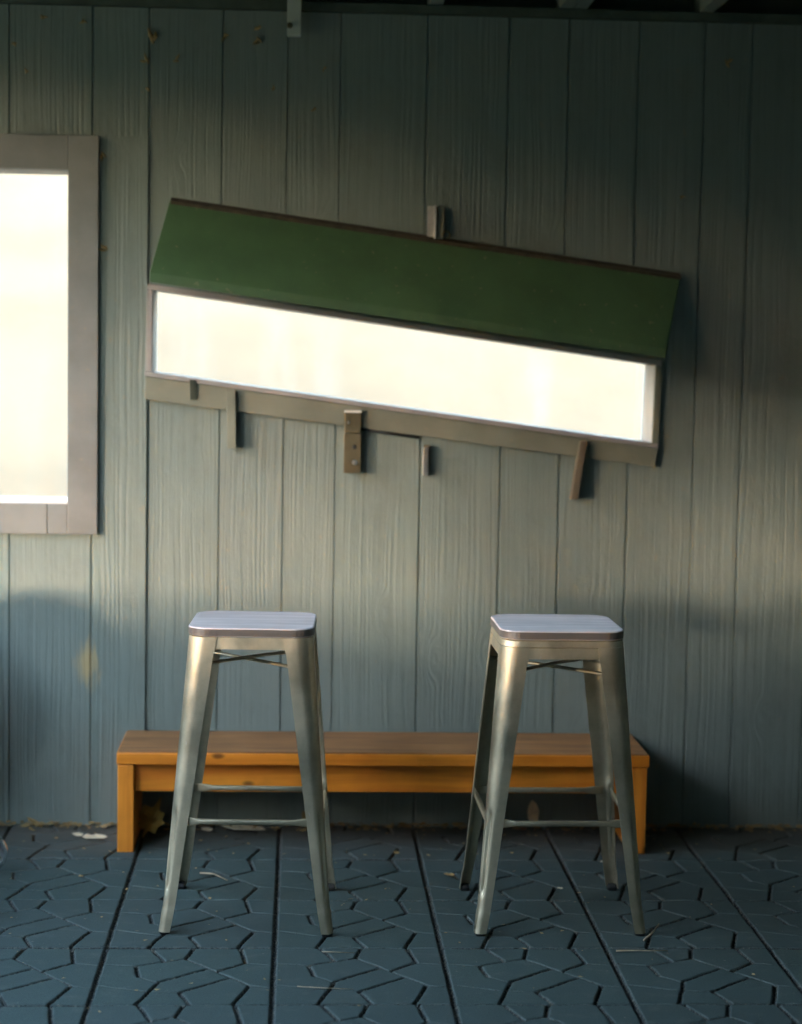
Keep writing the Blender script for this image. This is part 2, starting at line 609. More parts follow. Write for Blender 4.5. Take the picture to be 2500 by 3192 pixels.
bm = bmesh.new()
lay = bm.faces.layers.float.new('plank')
for xa, xb in zip(xs[:-1], xs[1:]):
    if xb - xa < 1e-5:
        continue
    pid = sum(1 for g in gcs if g < (xa + xb) / 2)
    pv = (math.sin(pid * 91.7) * 43758.5) % 1.0
    for (la, lb), (ha, hb) in spans(xa, xb):
        ya, yb = prof.get(xa, 0), prof.get(xb, 0)
        f = bm.faces.new([bm.verts.new(p) for p in ((xa, ya, la), (xb, yb, lb), (xb, yb, hb), (xa, ya, ha))])
        f[lay] = pv
        f = bm.faces.new([bm.verts.new(p) for p in ((xa, .165, la), (xa, .165, ha), (xb, .165, hb), (xb, .165, lb))])
        f[lay] = pv
wall = obj('wall', bm, M['siding'])
for p in wall.data.polygons:
    pass
tag(wall, 'grey green back wall of vertical grooved wood siding behind the stools', 'wall')
# the proud strip of siding between the window and the seam
bm = bmesh.new()
lay = bm.faces.layers.float.new('plank')
box(bm, -.6095, -.4665, -.007, -.0005, -.01, 2.107)
for f in bm.faces:
    f[lay] = .37
obj('siding_strip', bm, M['siding'], wall)

# ------------------------------------------------------------------ roof: top plate, rafters, boards
roof = thing('roof', 'dark roof of painted rafters and boards above the back wall', 'roof', (0, 0, 2.487))
boxo('top_plate', M['deck'], roof, WX0, WX1, -.004, .170, .003, .030, 0)
boxo('blocking', M['deck'], roof, WX0, WX1, 0.10, .14, .031, .16, 0)
RX = [-2.1, -1.68, -1.26, -.85, -.439, -.033, .393, .788, .8308, 1.217, 1.63, 2.04, 2.45, 2.86, 3.27, 3.68, 4.1]
EAVE = -2.3
CROWN_LOW = 1.30
for i, rx in enumerate(RX):
    wd = .021 if rx not in (.788, .8308) else .0205
    boxo('rafter', M['rafter'], roof, rx - wd, rx + wd, EAVE, .35, .0315, .165, .002)
boxo('roof_deck', M['deck'], roof, -2.3, 4.6, EAVE - .1, .5, .167, .195, 0)
boxo('roof_deck', M['deck'], roof, -1.1, 4.6, -6.5, EAVE - .14, .0, .195, 0)  # unseen roof piece added to cut sky light over the right side
boxo('fascia_board', M['rafter'], roof, -2.3, -1.105, EAVE - .135, EAVE - .103, -.02, .19, .002)

# right hand wall and posts carrying the roof
side = boxo('side_wall', M['siding'], None, 4.4, 4.5, -6.3, -.003, 0, 2.50, 0)
front = boxo('front_blocker_wall', M['siding'], None, -1.97, 4.395, -6.5, -6.4, 0, 4.20, 0)  # tall unseen wall added to cut frontal sky light
tag(front, 'unseen siding wall added opposite the hatch to block front light', 'wall')
lw = boxo('left_blocker_wall', M['siding'], None, -2.10, -2.0, -6.5, -3.56, 0, 3.0, 0)  # added out of view to stop sky light from the left front
tag(lw, 'unseen siding wall added at the left front to block sky light', 'wall')
tag(side, 'dark siding wall closing the shelter on its right', 'wall')
for px, py, lab in ((-2.05, -2.2, 'square painted post at the left front corner of the shelter'),
                    (-2.05, -.12, 'square painted post at the left end of the back wall')):
    p = boxo('post', M['rafter'], None, px - .06, px + .06, py - .06, py + .06, 0, 2.515, .006)
    tag(p, lab, 'post', 'posts carrying the roof')
half = thing('shade_half_wall', 'unseen low white half wall added at left to shade the lower siding', 'half wall', (-2.05, 0, 0))  # added out of view: cuts low sun, white paint bounces light back
boxo('panel', M['white'], half, -.05, .05, -2.13, -.185, 0, .715, 0)
boxo('panel', M['white'], half, -.05, .05, -3.55, -2.272, 0, .785, 0)
boxo('cap', M['white'], half, -.08, .08, -2.13, -.185, .7155, .75, .004)
boxo('cap', M['white'], half, -.08, .08, -3.55, -2.272, 0.7855, .82, .004)

# unseen tree added beside the shelter; its crown is shaped to filter low sun
tree = thing('sun_filter_tree', 'unseen leafy tree added left of the shelter to filter the low sun', 'tree', (-6.0, -4.6, 0))
bm = bmesh.new()
tube(bm, [(0, 0, -.1), (.05, .02, 1.0), (-.04, .05, 2.2), (.1, 0, 3.4), (.05, .1, 4.6)], [.20, .16, .14, .10, .05], 12)
for k in range(9):
    a = k * 2.4
    tube(bm, [(.03, .03, 2.0 + .25 * k), (.8 * math.cos(a), .8 * math.sin(a), 2.7 + .2 * k), (1.7 * math.cos(a), 1.7 * math.sin(a), 2.6 + .15 * k)], [.06, .04, .015], 8)
obj('trunk', bm, M['bark'], tree, True)
NL = 30000
across = Vector((math.cos(SUN_AZ), -math.sin(SUN_AZ), 0))       # to the right as the sun sees it
along = Vector((math.sin(SUN_AZ), math.cos(SUN_AZ), 0))
vv, ff = [], []
while len(ff) < NL:
    u = random.uniform(-1.7, 2.4)
    w_ = random.uniform(-1.0, 1.0)
    low = CROWN_LOW + .05 - .28 * u
    z = low - .8 + random.random() * 3.4
    if ((u - .3) / 2.1) ** 2 + (w_ / 1.1) ** 2 > 1 + random.uniform(-.3, .1):
        continue
    if random.random() > min(1, .08 + max(0, z - low - .1) * .8) or z > 3.9 - .3 * u * u:
        continue
    c = across * u + along * w_ + Vector((0, 0, z))
    d = Vector((random.gauss(0, 1), random.gauss(0, 1), random.gauss(-.8, .6))).normalized()
    e = d.cross(Vector((random.gauss(0, 1), random.gauss(0, 1), random.gauss(0, 1)))).normalized()
    L_, w2 = random.uniform(.06, .10), random.uniform(.03, .048)
    i0 = len(vv)
    vv += [c - d * L_, c + e * w2, c + d * L_, c - e * w2]
    ff.append((i0, i0 + 1, i0 + 2, i0 + 3))
me = bpy.data.meshes.new('crown')
me.from_pydata(vv, [], ff)
me.materials.append(M['leafy'])
o = bpy.data.objects.new('crown', me)
COL.objects.link(o)
o.parent = tree

# pale dry shrub on the slope behind the hatch
shr = thing('dry_shrub', 'blurred pale dry shrub seen through the right end of the hatch', 'shrub', (2.35, 12, 3.3))
bm = bmesh.new()
for k in range(14):
    a = k * 2.4
    tube(bm, [(0, 0, -.1), (.2 * math.cos(a), .2 * math.sin(a), .5), (.55 * math.cos(a), .5 * math.sin(a), .9 + .03 * k)], [.03, .02, .006], 6)
obj('stem', bm, M['twig'], shr, True)
bm = bmesh.new()
rs = random.Random(5)
for k in range(1500):
    d = Vector((rs.gauss(0, .33), rs.gauss(0, .33), .75 + rs.gauss(0, .28)))
    e = Vector((rs.gauss(0, 1), rs.gauss(0, 1), rs.gauss(0, 1))).normalized() * .06
    f = e.cross(Vector((rs.gauss(0, 1), rs.gauss(0, 1), rs.gauss(0, 1)))).normalized() * .03
    bm.faces.new([bm.verts.new(d + q) for q in (-e, f, e, -f)])
obj('foliage', bm, M['bark'], shr)

# unseen trees added in front and at left to block low sky light
def light_block_tree(h, wd, n, seed):
    rnd = random.Random(seed)
    bm = bmesh.new()
    tube(bm, [(0, 0, -.1), (.06, .03, h * .3), (-.05, .05, h * .6), (0, 0, h * .9)], [.22, .18, .12, .04], 10)
    for k in range(8):
        a = k * 2.4
        z0 = h * (.25 + .07 * k)
        tube(bm, [(0, 0, z0), (wd * .3 * math.cos(a), wd * .3 * math.sin(a), z0 + .5), (wd * .6 * math.cos(a), wd * .6 * math.sin(a), z0 + .7)], [.07, .045, .015], 6)
    tk = bm
    vv, ff = [], []
    lobes = [(rnd.uniform(-.5, .5) * wd, rnd.uniform(-.5, .5) * wd, h * rnd.uniform(.25, .85), wd * rnd.uniform(.35, .6)) for _ in range(14)]
    while len(ff) < n:
        lx, ly, lz, lr = rnd.choice(lobes)
        d = Vector((rnd.gauss(0, 1), rnd.gauss(0, 1), rnd.gauss(0, 1))).normalized() * lr * rnd.random() ** .4
        c = Vector((lx, ly, lz)) + d
        if c.z < .15:
            continue
        a = Vector((rnd.gauss(0, 1), rnd.gauss(0, 1), rnd.gauss(0, 1))).normalized()
        e = a.cross(Vector((rnd.gauss(0, 1), rnd.gauss(0, 1), rnd.gauss(0, 1)))).normalized()
        L_, w2 = rnd.uniform(.10, .17), rnd.uniform(.05, .08)
        i0 = len(vv)
        vv += [c - a * L_, c + e * w2, c + a * L_, c - e * w2]
        ff.append((i0, i0 + 1, i0 + 2, i0 + 3))
    me = bpy.data.meshes.new('crown')
    me.from_pydata(vv, [], ff)
    me.materials.append(M['leafy'])
    return tk, me


tkb, crown_me = light_block_tree(6.2, 2.9, 9500, 3)
tk_me = None
for i, (tx, ty, sc, rz) in enumerate(((-1.0, -14.5, 1, 0), (2.6, -13.5, 1.05, 70), (6.0, -12.0, 1, 160), (9.2, -10.0, 1.1, 220), (11.5, -6.5, 1, 300), (4.4, -16.5, 1.2, 20), (.8, -17.0, 1.15, 130), (7.6, -14.8, 1.2, 260),
        (-10, -3.9, .62, 10), (-10.4, -2.6, .64, 190), (-10.6, -1.3, .66, 80), (-10.2, .4, .64, 140), (-10.7, 2.0, .66, 200), (-10.2, 3.7, .66, 260), (-10.8, 5.4, .68, 320), (-10.4, 7.4, .7, 45), (-11, 9.4, .7, 100), (-12, 11.5, .7, 30),
        (-8.7, -10.0, .62, 50), (-6.3, -11.5, .6, 110), (-3.8, -13.0, .7, 210))):
    t = thing('light_block_tree', 'unseen dense green tree added round the yard to block low sky light', 'tree', (tx, ty, 0), R(rz), 'added trees that block low sky light')
    t.scale = (sc, sc, sc)
    if tk_me is None:
        tk_me = obj('trunk', tkb, M['bark'], t, True).data
    else:
        o = bpy.data.objects.new('trunk', tk_me)
        COL.objects.link(o)
        o.parent = t
    o = bpy.data.objects.new('crown', crown_me)
    COL.objects.link(o)
    o.parent = t

# vertical wooden strip bolted to a rafter
st = thing('wooden_strip', 'short grey wooden strip hanging from a rafter over the siding', 'wooden strip', (-.033, -.06, 2.405))
boxo('board', M['strip'], st, -.0205, .0205, -.02, .02, 0, .113, .002)
bm = bmesh.new()
bmesh.ops.create_cone(bm, cap_ends=True, segments=6, radius1=.0095, radius2=.008, depth=.012, matrix=Matrix.Translation((-.012, -.026, .028)) @ Matrix.Rotation(R(90), 4, 'X'))
obj('bolt', bm, M['rust'], st)

# ------------------------------------------------------------------ left window
win = thing('window', 'bright window in a wide flat grey casing at the left edge', 'window', (-1.06, 0, .905))
wx0, wx1, wz0, wz1 = -1.51, -.612, .905, 2.104
ix0, ix1, iz0, iz1 = -1.412, -.703, .998, 2.002


def wb(name, m, a, b, c, d, e, f, bev=.0025):
    return boxo(name, m, win, a + 1.06, b + 1.06, c, d, e - .905, f - .905, bev)


wb('casing_board', M['casing'], wx0, ix0, -.0235, -.0005, wz0, wz1)
wb('casing_board', M['casing'], ix1, wx1, -.0235, -.0005, wz0, wz1)
wb('casing_board', M['casing'], ix0 + .0004, ix1 - .0004, -.022, -.0005, iz1, wz1)
wb('casing_board', M['casing'], ix0 + .0004, -.7635, -.022, -.0005, wz0, iz0)
wb('casing_board', M['casing'], -.7615, ix1 - .0004, -.022, -.0005, wz0, iz0)
wb('jamb', M['white'], ix1 - .0005, ix1 + .003, .0005, .160, iz0, iz1, 0)
wb('jamb', M['white'], ix0 - .003, ix0 + .0005, .0005, .160, iz0, iz1, 0)
wb('head', M['casing'], ix0, ix1, .0005, .160, iz1 - .001, iz1 + .004, 0)
wb('sill', M['white'], ix0 + .001, ix1 - .001, -.006, .160, iz0 - .003, iz0 + .006, .001)
wb('pane', M['glass'], ix0 + .001, ix1 - .001, .120, .124, iz0 + .007, iz1 - .002, 0)

# ------------------------------------------------------------------ crooked serving hatch
hat = thing('serving_hatch', 'crooked sloping serving hatch with a green awning board and bright slot', 'serving hatch', (0, 0, 0))


def P4(ax, az, bx, bz, y0, y1, t0, t1, sh=0):
    """sheared bar between (ax,az)-(bx,bz); t0,t1 vertical offsets, y range"""
    return [(ax, y0, az + t0), (bx, y0, bz + t0), (bx, y1, bz + t0), (ax, y1, az + t0),
            (ax, y0, az + t1), (bx, y0, bz + t1), (bx, y1, bz + t1), (ax, y1, az + t1)]


YF = -.150
# green awning board
gtop = [(-.400, -.022, 1.916), (1.155, -.022, 1.719)]
gbot = [(-.445, -.190, 1.695), (1.085, -.190, 1.499)]
th = .029
hexo('awning_board', M['green'], hat, [
    (gbot[0][0], -.190, gbot[0][2] - th), (gbot[1][0], -.190, gbot[1][2] - th), (gtop[1][0], -.001, gtop[1][2] - th - .004), (gtop[0][0], -.001, gtop[0][2] - th - .004),
    (gbot[0][0], -.190, gbot[0][2]), (gbot[1][0], -.190, gbot[1][2]), (gtop[1][0], -.022, gtop[1][2]), (gtop[0][0], -.022, gtop[0][2])], .003)
hexo('flashing', M['tar'], hat, [
    (gtop[0][0] + .003, -.030, 1.9055), (gtop[1][0] + .002, -.030, 1.7085), (gtop[1][0] + .002, -.001, 1.7165), (gtop[0][0] + .003, -.001, 1.9135),
    (gtop[0][0] + .003, -.030, 1.9155), (gtop[1][0] + .002, -.030, 1.7185), (gtop[1][0] + .002, -.001, 1.7315), (gtop[0][0] + .003, -.001, 1.9285)], .002)
# frame (front plane)
YF, YB = -.020, .170
SLP = -.1285
TL, TR, BL, BR = (-.466, 1.6675), (1.106, 1.4625), (-.468, 1.4005), (1.1015, 1.2030)
hexo('head_rail', M['mauve'], hat, P4(TL[0], TL[1], TR[0], TR[1], YF, YB, -.0165, .0), .0015)
hexo('sill_rail', M['mauve'], hat, P4(BL[0] - .003, BL[1], BR[0] + .001, BR[1], YF - .006, YB, -.0105, .0035), .0015)
for a, b, w0, w1 in ((TL, BL, 0, .0165), (TR, BR, -.0175, 0)):
    za, zb = b[1] + .004, a[1] - .017
    x0, x1 = b[0] + w0, b[0] + w1
    X0_, X1_ = a[0] + w0, a[0] + w1

    def z_(zz, xx, ref):
        return zz + SLP * (xx - ref)
    hexo('side_board', M['mauve'] if w0 == 0 else M['trim'], hat, [
        (x0, YF + .0015, z_(za, x0, b[0])), (x1, YF + .0015, z_(za, x1, b[0])), (x1, YB, z_(za, x1, b[0])), (x0, YB, z_(za, x0, b[0])),
        (X0_, YF + .0015, z_(zb, X0_, a[0])), (X1_, YF + .0015, z_(zb, X1_, a[0])), (X1_, YB, z_(zb, X1_, a[0])), (X0_, YB, z_(zb, X0_, a[0]))], .001)
    # white reveal on the inside of each end
    sg = 1 if w0 == 0 else -1
    xi, Xi = (x1, X1_) if sg == 1 else (x0, X0_)
    e = .0025 * sg
    hexo('jamb', M['white'], hat, [
        (xi, YF + .006, z_(za, xi, b[0]) + .001), (xi + e, YF + .006, z_(za, xi, b[0]) + .001), (xi + e, YB - .001, z_(za, xi, b[0]) + .001), (xi, YB - .001, z_(za, xi, b[0]) + .001),
        (Xi, YF + .006, z_(zb, Xi, a[0]) - .001), (Xi + e, YF + .006, z_(zb, Xi, a[0]) - .001), (Xi + e, YB - .001, z_(zb, Xi, a[0]) - .001), (Xi, YB - .001, z_(zb, Xi, a[0]) - .001)], 0)
# skirt board under the sill, flat on the siding
hexo('skirt_board', M['trim'], hat, [
    (-.4725, -.0205, 1.319), (1.0945, -.0205, 1.135), (1.0945, -.0005, 1.135), (-.4725, -.0005, 1.319),
    (-.4690, -.0205, 1.3890), (1.1000, -.0205, 1.1918), (1.1000, -.0005, 1.1918), (-.4690, -.0005, 1.3890)], .002)
hexo('pane', M['glass'], hat, P4(-.448, 1.400, 1.085, 1.207, .150, .153, .004, .250), 0)

# hardware below and above the hatch
def cleat(name, label, cat, m, v, grp='cleats and latches round the hatch', bev=.002):
    o = hexo(name, m, None, v, bev)
    return tag(o, label, cat, grp)


cleat('wooden_cleat', 'tiny square wooden block on the skirt near its left end', 'cleat', M['trim'],
      [(-.334, -.038, 1.322), (-.314, -.026, 1.320), (-.314, -.0215, 1.320), (-.334, -.0215, 1.322),
       (-.336, -.040, 1.381), (-.316, -.028, 1.379), (-.316, -.0215, 1.379), (-.336, -.0215, 1.381)])


def strip(name, label, m, pts, skirt_z):
    """strip of wood over the skirt board and, below it, packed out to the siding"""
    (xa, za), (xb, zb), w, y0 = pts
    bm = bmesh.new()
    hexa(bm, [(xa, y0, za), (xa + w, y0, za), (xa + w, -.0215, za), (xa, -.0215, za), (xb, y0, zb), (xb + w, y0, zb), (xb + w, -.0215, zb), (xb, -.0215, zb)])
    t = (skirt_z - za) / (zb - za)
    xm = xa + (xb - xa) * t
    hexa(bm, [(xa + .0005, -.0212, za + .001), (xa + w - .0005, -.0212, za + .001), (xa + w - .0005, -.0005, za + .001), (xa + .0005, -.0005, za + .001),
              (xm + .0005, -.0212, skirt_z), (xm + w - .0005, -.0212, skirt_z), (xm + w - .0005, -.0005, skirt_z), (xm + .0005, -.0005, skirt_z)])
    bevel(bm, .0015)
    return tag(obj(name, bm, m), label, 'cleat', 'cleats and latches round the hatch')


strip('wooden_cleat', 'grey wooden strip hanging below the left part of the hatch', M['trim'], ((-.219, 1.175), (-.223, 1.350), .026, -.040), 1.283)
strip('wooden_cleat', 'brown leaning wooden strip below the right part of the hatch', M['rust_wood'], ((.832, 1.034), (.857, 1.212), .021, -.048), 1.158)
lt = thing('latch_plate', 'worn metal latch plate with screw holes under the hatch sill', 'latch', (.160, -.034, 1.104), group='cleats and latches round the hatch')
boxo('plate', M['rust'], lt, -.026, .026, 0, .006, 0, .121, .0015)
boxo('bent_tab', M['rust'], lt, -.026, .026, -.004, .010, .1225, .184, .003)
boxo('tab_edge', M['white'], lt, -.0255, .0255, -.008, .012, .1845, .1915, .001)
boxo('backing_block', M['trim'], lt, -.020, .020, .0065, .0330, .002, .130, .001)
for dx, dz, rr in ((.006, .080, .0062), (.008, .033, .0085), (-.013, .155, .0045)):
    bm = bmesh.new()
    bmesh.ops.create_cone(bm, cap_ends=True, segments=16, radius1=rr, radius2=rr * .75, depth=.004, matrix=Matrix.Translation((dx, -.0015 - (.004 if dz > .12 else 0), dz)) @ Matrix.Rotation(R(90), 4, 'X'))
    obj('screw', bm, M['rubber'] if .05 < dz < .1 else M['steel'], lt)
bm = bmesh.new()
tube(bm, [(.027, .022, .134), (.10, .022, .1235), (.205, .022, .111)], .0038, 8)  # dark bar standing in for the shadow gap under the skirt board
obj('shadow_gap', bm, M['rubber'], lt, True)
lt2 = thing('latch_plate', 'small narrow steel tab below the middle of the hatch', 'latch', (.388, -.018, 1.100), group='cleats and latches round the hatch')
boxo('plate', M['steel'], lt2, -.011, .005, -.012, .0, 0, .086, .0015)
boxo('backing_block', M['rust_wood'], lt2, -.009, .011, .0005, .0175, -.001, .092, .001)
hk = thing('hook_block', 'small block with a metal hook plate above the green awning', 'hook block', (.40, 0, 1.83), group='cleats and latches round the hatch')
boxo('plate', M['steel'], hk, -.022, -.0025, -.010, -.001, -.012, .088, .001)
boxo('flange', M['steel'], hk, -.002, .0015, -.058, -.001, -.012, .088, .001)
boxo('block', M['trim'], hk, .007, .026, -.040, -.001, -.012, .086, .002)
bm = bmesh.new()
tube(bm, arc((.034, -.040, .0), .011, -1.2, 3.4, 14, 'xz'), .003, 8)
obj('hook', bm, M['rust'], hk, True)

# ------------------------------------------------------------------ bench
bench = thing('bench', 'long low orange pine bench standing against the siding behind both stools', 'bench', (.262, -.165, 0))
bx0, bx1 = -.784, .784
boxo('seat_board', M['bench'], bench, bx0, bx1, -.162, .158, .262, .297, .004)
boxo('seat_face', M['bench_top'], bench, bx0 + .004, bx1 - .004, -.156, .155, .2965, .3000, .001)
boxo('leg_panel', M['bench_leg'], bench, bx0 + .003, bx0 + .050, -.158, .150, 0, .2615, .003)
boxo('leg_panel', M['bench_leg'], bench, bx1 - .052, bx1 - .006, -.158, .150, 0, .2615, .003)
boxo('apron', M['bench'], bench, bx0 + .0505, bx1 - .0525, -.128, -.102, .176, .2615, .003)

# ------------------------------------------------------------------ stools
def rrect(hx, hy, r, n=8):
    out = []
    for cx, cy, a0 in ((hx - r, hy - r, 0), (-hx + r, hy - r, 90), (-hx + r, -hy + r, 180), (hx - r, -hy + r, 270)):
        for i in range(n + 1):
            a = R(a0 + 90 * i / n)
            out.append((cx + r * math.cos(a), cy + r * math.sin(a)))
    return out


def loft(bm, sections, cap=True):
    rings = [[bm.verts.new((x, y, z)) for x, y in s] for s, z in sections]
    n = len(rings[0])
    for A, B in zip(rings[:-1], rings[1:]):
        for i in range(n):
            bm.faces.new((A[i], A[(i + 1) % n], B[(i + 1) % n], B[i]))
    if cap:
        bm.faces.new(rings[0][::-1])
        bm.faces.new(rings[-1])


SEAT_Z = .775
HT, HB = .1565, .2150       # half width under the seat and at the floor
ZT = SEAT_Z - .0238


def leg_corner(z):
    t = 1 - z / ZT
    return HT + (HB - HT) * t + (.004 * max(0, (t - .86) / .14) ** 2)


def make_leg(sx, sy, ztop, zap):
    bm = bmesh.new()
    NZ, NA = 72, 14
    rows = []
    for i in range(NZ + 1):
        z = ztop - (ztop - .007) * i / NZ
        t = 1 - z / ZT
        h = leg_corner(z)
        w = .0705 + (.0265 - .0705) * t
        g = (z - (zap - .022)) / .022
        if 0 < g < 1:
            w += .002 * g * g
        elif g >= 1:
            w += .002
        r = .044 + (.0130 - .044) * t
        r = min(r, w * .64)
        rib = -.0062 * max(0, min(1, (z - .100) / .015, (.318 - z) / .015))
        cap = .0016 if z < .066 else 0
        row = [(h + cap, h - w), (h + cap, h - w + (w - r) * .5)]
        for k in range(NA + 1):
            a = R(90 * k / NA)
            q = rib * math.exp(-((k - NA / 2) / 2.6) ** 4)
            row.append((h - r + (r + q + cap) * math.cos(a), h - r + (r + q + cap) * math.sin(a)))
        row += [(h - w + (w - r) * .5, h + cap), (h - w, h + cap)]
        rows.append([bm.verts.new((sx * x, sy * y, z)) for x, y in row])
    for A, B in zip(rows[:-1], rows[1:]):
        for k in range(len(A) - 1):
            bm.faces.new((A[k], A[k + 1], B[k + 1], B[k]))
    o = obj('leg', bm, M['gun'], None, True)
    md = o.modifiers.new('thick', 'SOLIDIFY')
    md.thickness = .0022
    md.offset = 0
    es = o.modifiers.new('edges', 'EDGE_SPLIT')
    es.split_angle = R(38)
    # rubber foot
    bm = bmesh.new()
    h = leg_corner(.01)
    s0 = [(sx * (h - .0125) + a, sy * (h - .0125) + b) for a, b in rrect(.0122, .0122, .006, 4)]
    s1 = [(sx * (h - .0125) + a, sy * (h - .0125) + b) for a, b in rrect(.0105, .0105, .006, 4)]
    loft(bm, [(s0, 0), (s0, .009), (s1, .016)])
    obj('foot_cap', bm, M['rubber'], o, True)
    return o


def make_stretcher(z, along, side):
    """pressed bar with flat tabs at both ends"""
    h = leg_corner(z) - .006
    half = h - .018
    bm = bmesh.new()
    rows = []
    ss = [-half, -half * .84, -half * .77, -half * .70, -half * .3, half * .3, half * .70, half * .77, half * .84, half]
    for s in ss:
        f = max(0, min(1, (abs(s) - half * .70) / (half * .14)))
        hz = .0066 + (.0108 - .0066) * f
        hy = .0070 + (.0015 - .0070) * f
        ring = []
        for k in range(12):
            a = 2 * math.pi * (k + .5) / 12
            ca, sa = math.cos(a), math.sin(a)
            ca, sa = math.copysign(abs(ca) ** .55, ca), math.copysign(abs(sa) ** .55, sa)
            p = (s, side * h + hy * ca, z + hz * sa)
            if along == 'y':
                p = (p[1], p[0], p[2])
            ring.append(bm.verts.new(p))
        rows.append(ring)
    for A, B in zip(rows[:-1], rows[1:]):
        for k in range(12):
            bm.faces.new((A[k], A[(k + 1) % 12], B[(k + 1) % 12], B[k]))
    bm.faces.new(rows[0])
    bm.faces.new(rows[-1][::-1])
    return obj('stretcher', bm, M['gun'], None, True)


def make_stool(loc, rz, label, band):
    t = thing('bar_stool', label, 'bar stool', loc, R(rz), 'metal bar stools with wooden seats')
    hs = .160
    bm = bmesh.new()
    loft(bm, [(rrect(hs - .004, hs - .004, .052), SEAT_Z - .0235), (rrect(hs, hs, .056), SEAT_Z - .0205), (rrect(hs, hs, .056), SEAT_Z - .0035),
              (rrect(hs - .0012, hs - .0012, .055), SEAT_Z - .0010), (rrect(hs - .0035, hs - .0035, .053), SEAT_Z)])
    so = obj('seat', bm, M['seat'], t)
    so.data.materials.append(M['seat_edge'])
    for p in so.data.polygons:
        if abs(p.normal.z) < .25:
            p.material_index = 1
    # seat frame: pressed ring and apron
    bm = bmesh.new()
    zt = ZT
    if band:
        ztop, zap, zbr = .7325, .703, .660
        h0, h1 = leg_corner(zap), leg_corner(ztop)
        secs = [(rrect(h0 - .0006, h0 - .0006, .044), zap), (rrect(h1 - .0006, h1 - .0006, .044), ztop - .002), (rrect(h1 - .0022, h1 - .0022, .044), ztop - .0005),
                (rrect(h1 + .0012, h1 + .0012, .046), ztop + .0015), (rrect(HT + .0006, HT + .0006, .048), zt - .003), (rrect(HT - .003, HT - .003, .048), zt)]
    else:
        ztop, zap, zbr = ZT - .0012, .7205, .671
        h0 = leg_corner(zap)
        secs = [(rrect(h0 - .0016, h0 - .0016, .042), zap), (rrect(HT - .0016, HT - .0016, .042), zt - .001)]
    loft(bm, secs, False)
    fr = obj('seat_frame', bm, M['gun'], t, True)
    md = fr.modifiers.new('thick', 'SOLIDIFY')
    md.thickness = .002
    md.offset = -1
    es = fr.modifiers.new('edges', 'EDGE_SPLIT')
    es.split_angle = R(38)
    for sx in (-1, 1):
        for sy in (-1, 1):
            make_leg(sx, sy, ztop, zap).parent = t
    for s in (1, -1):
        bm = bmesh.new()
        n = 14
        rows = []
        for i in range(n + 1):
            q = -1 + 2 * i / n
            L_ = .150
            p = Vector((q * L_, s * q * L_, zbr + .005 * (1 - q * q) * (1 if s > 0 else .2) - (.0025 if s < 0 else -.0025)))
            w = Vector((-s, 1, 0)).normalized()
            ring = []
            for k in range(8):
                a = 2 * math.pi * k / 8
                ring.append(bm.verts.new(p + w * .0072 * math.cos(a) + Vector((0, 0, .0046 * math.sin(a)))))
            rows.append(ring)
        for A, B in zip(rows[:-1], rows[1:]):
            for k in range(8):
                bm.faces.new((A[k], A[(k + 1) % 8], B[(k + 1) % 8], B[k]))
        bm.faces.new(rows[0])
        bm.faces.new(rows[-1][::-1])
        obj('cross_brace', bm, M['gun'], t, True)
    for along in 'xy':
        for side in (1, -1):
            make_stretcher(.285, along, side).parent = t
    return t


make_stool((-.113, -.903, 0), -2.2, 'bronze metal bar stool with a welded plain apron, nearest the window', False)
make_stool((.677, -.905, 0), .6, 'bronze metal bar stool with a banded seat rim, farther from the window', True)

# ------------------------------------------------------------------ tubular chair just out of the frame on the left
ch = thing('lounge_chair', 'chair with a bent chrome tube base at the left edge', 'chair', (-1.45, -.55, 0))
bm = bmesh.new()
path = [(-.25, -.0, .012), (.55, 0, .012)] + arc((.592, 0, .060), .048, -math.pi / 2, math.pi / 2, 14, 'xz')[0:] + [(.40, 0, .108), (.25, 0, .20), (.22, 0, .42)]
tube(bm, path, .0095, 12)
obj('tube_base', bm, M['chrome'], ch, True)
bm = bmesh.new()
tube(bm, [(x, y + .46 * 0 - .46, z) for x, y, z in path], .0095, 12)
obj('tube_base', bm, M['chrome'], ch, True)
bm = bmesh.new()
box(bm, -.22, .26, -.47, .02, .40, .46)
bevel(bm, .02, 3)
obj('seat', bm, M['vinyl'], ch, True)
bm = bmesh.new()
out = []
n = 28
for ysgn in (-.06, -.03):
    ring = []
    for i in range(n):
        a = 2 * math.pi * i / n
        ring.append(bm.verts.new((.27 + .28 * math.cos(a), ysgn + .06 + .24, .47 + .28 * math.sin(a))))
    out.append(ring)
for i in range(n):
    bm.faces.new((out[0][i], out[0][(i + 1) % n], out[1][(i + 1) % n], out[1][i]))
bm.faces.new(out[0][::-1])
bm.faces.new(out[1])
obj('backrest', bm, M['vinyl'], ch)
for dx in (.12, .40):
    bm = bmesh.new()
    tube(bm, [(.16 if dx > .2 else .02, .0, .43), (dx * .6 + .05, .12, .43), (dx, .20, .445), (dx, .228, .50), (dx, .230, .62)], .009, 10)
    obj('back_tube', bm, M['chrome'], ch, True)

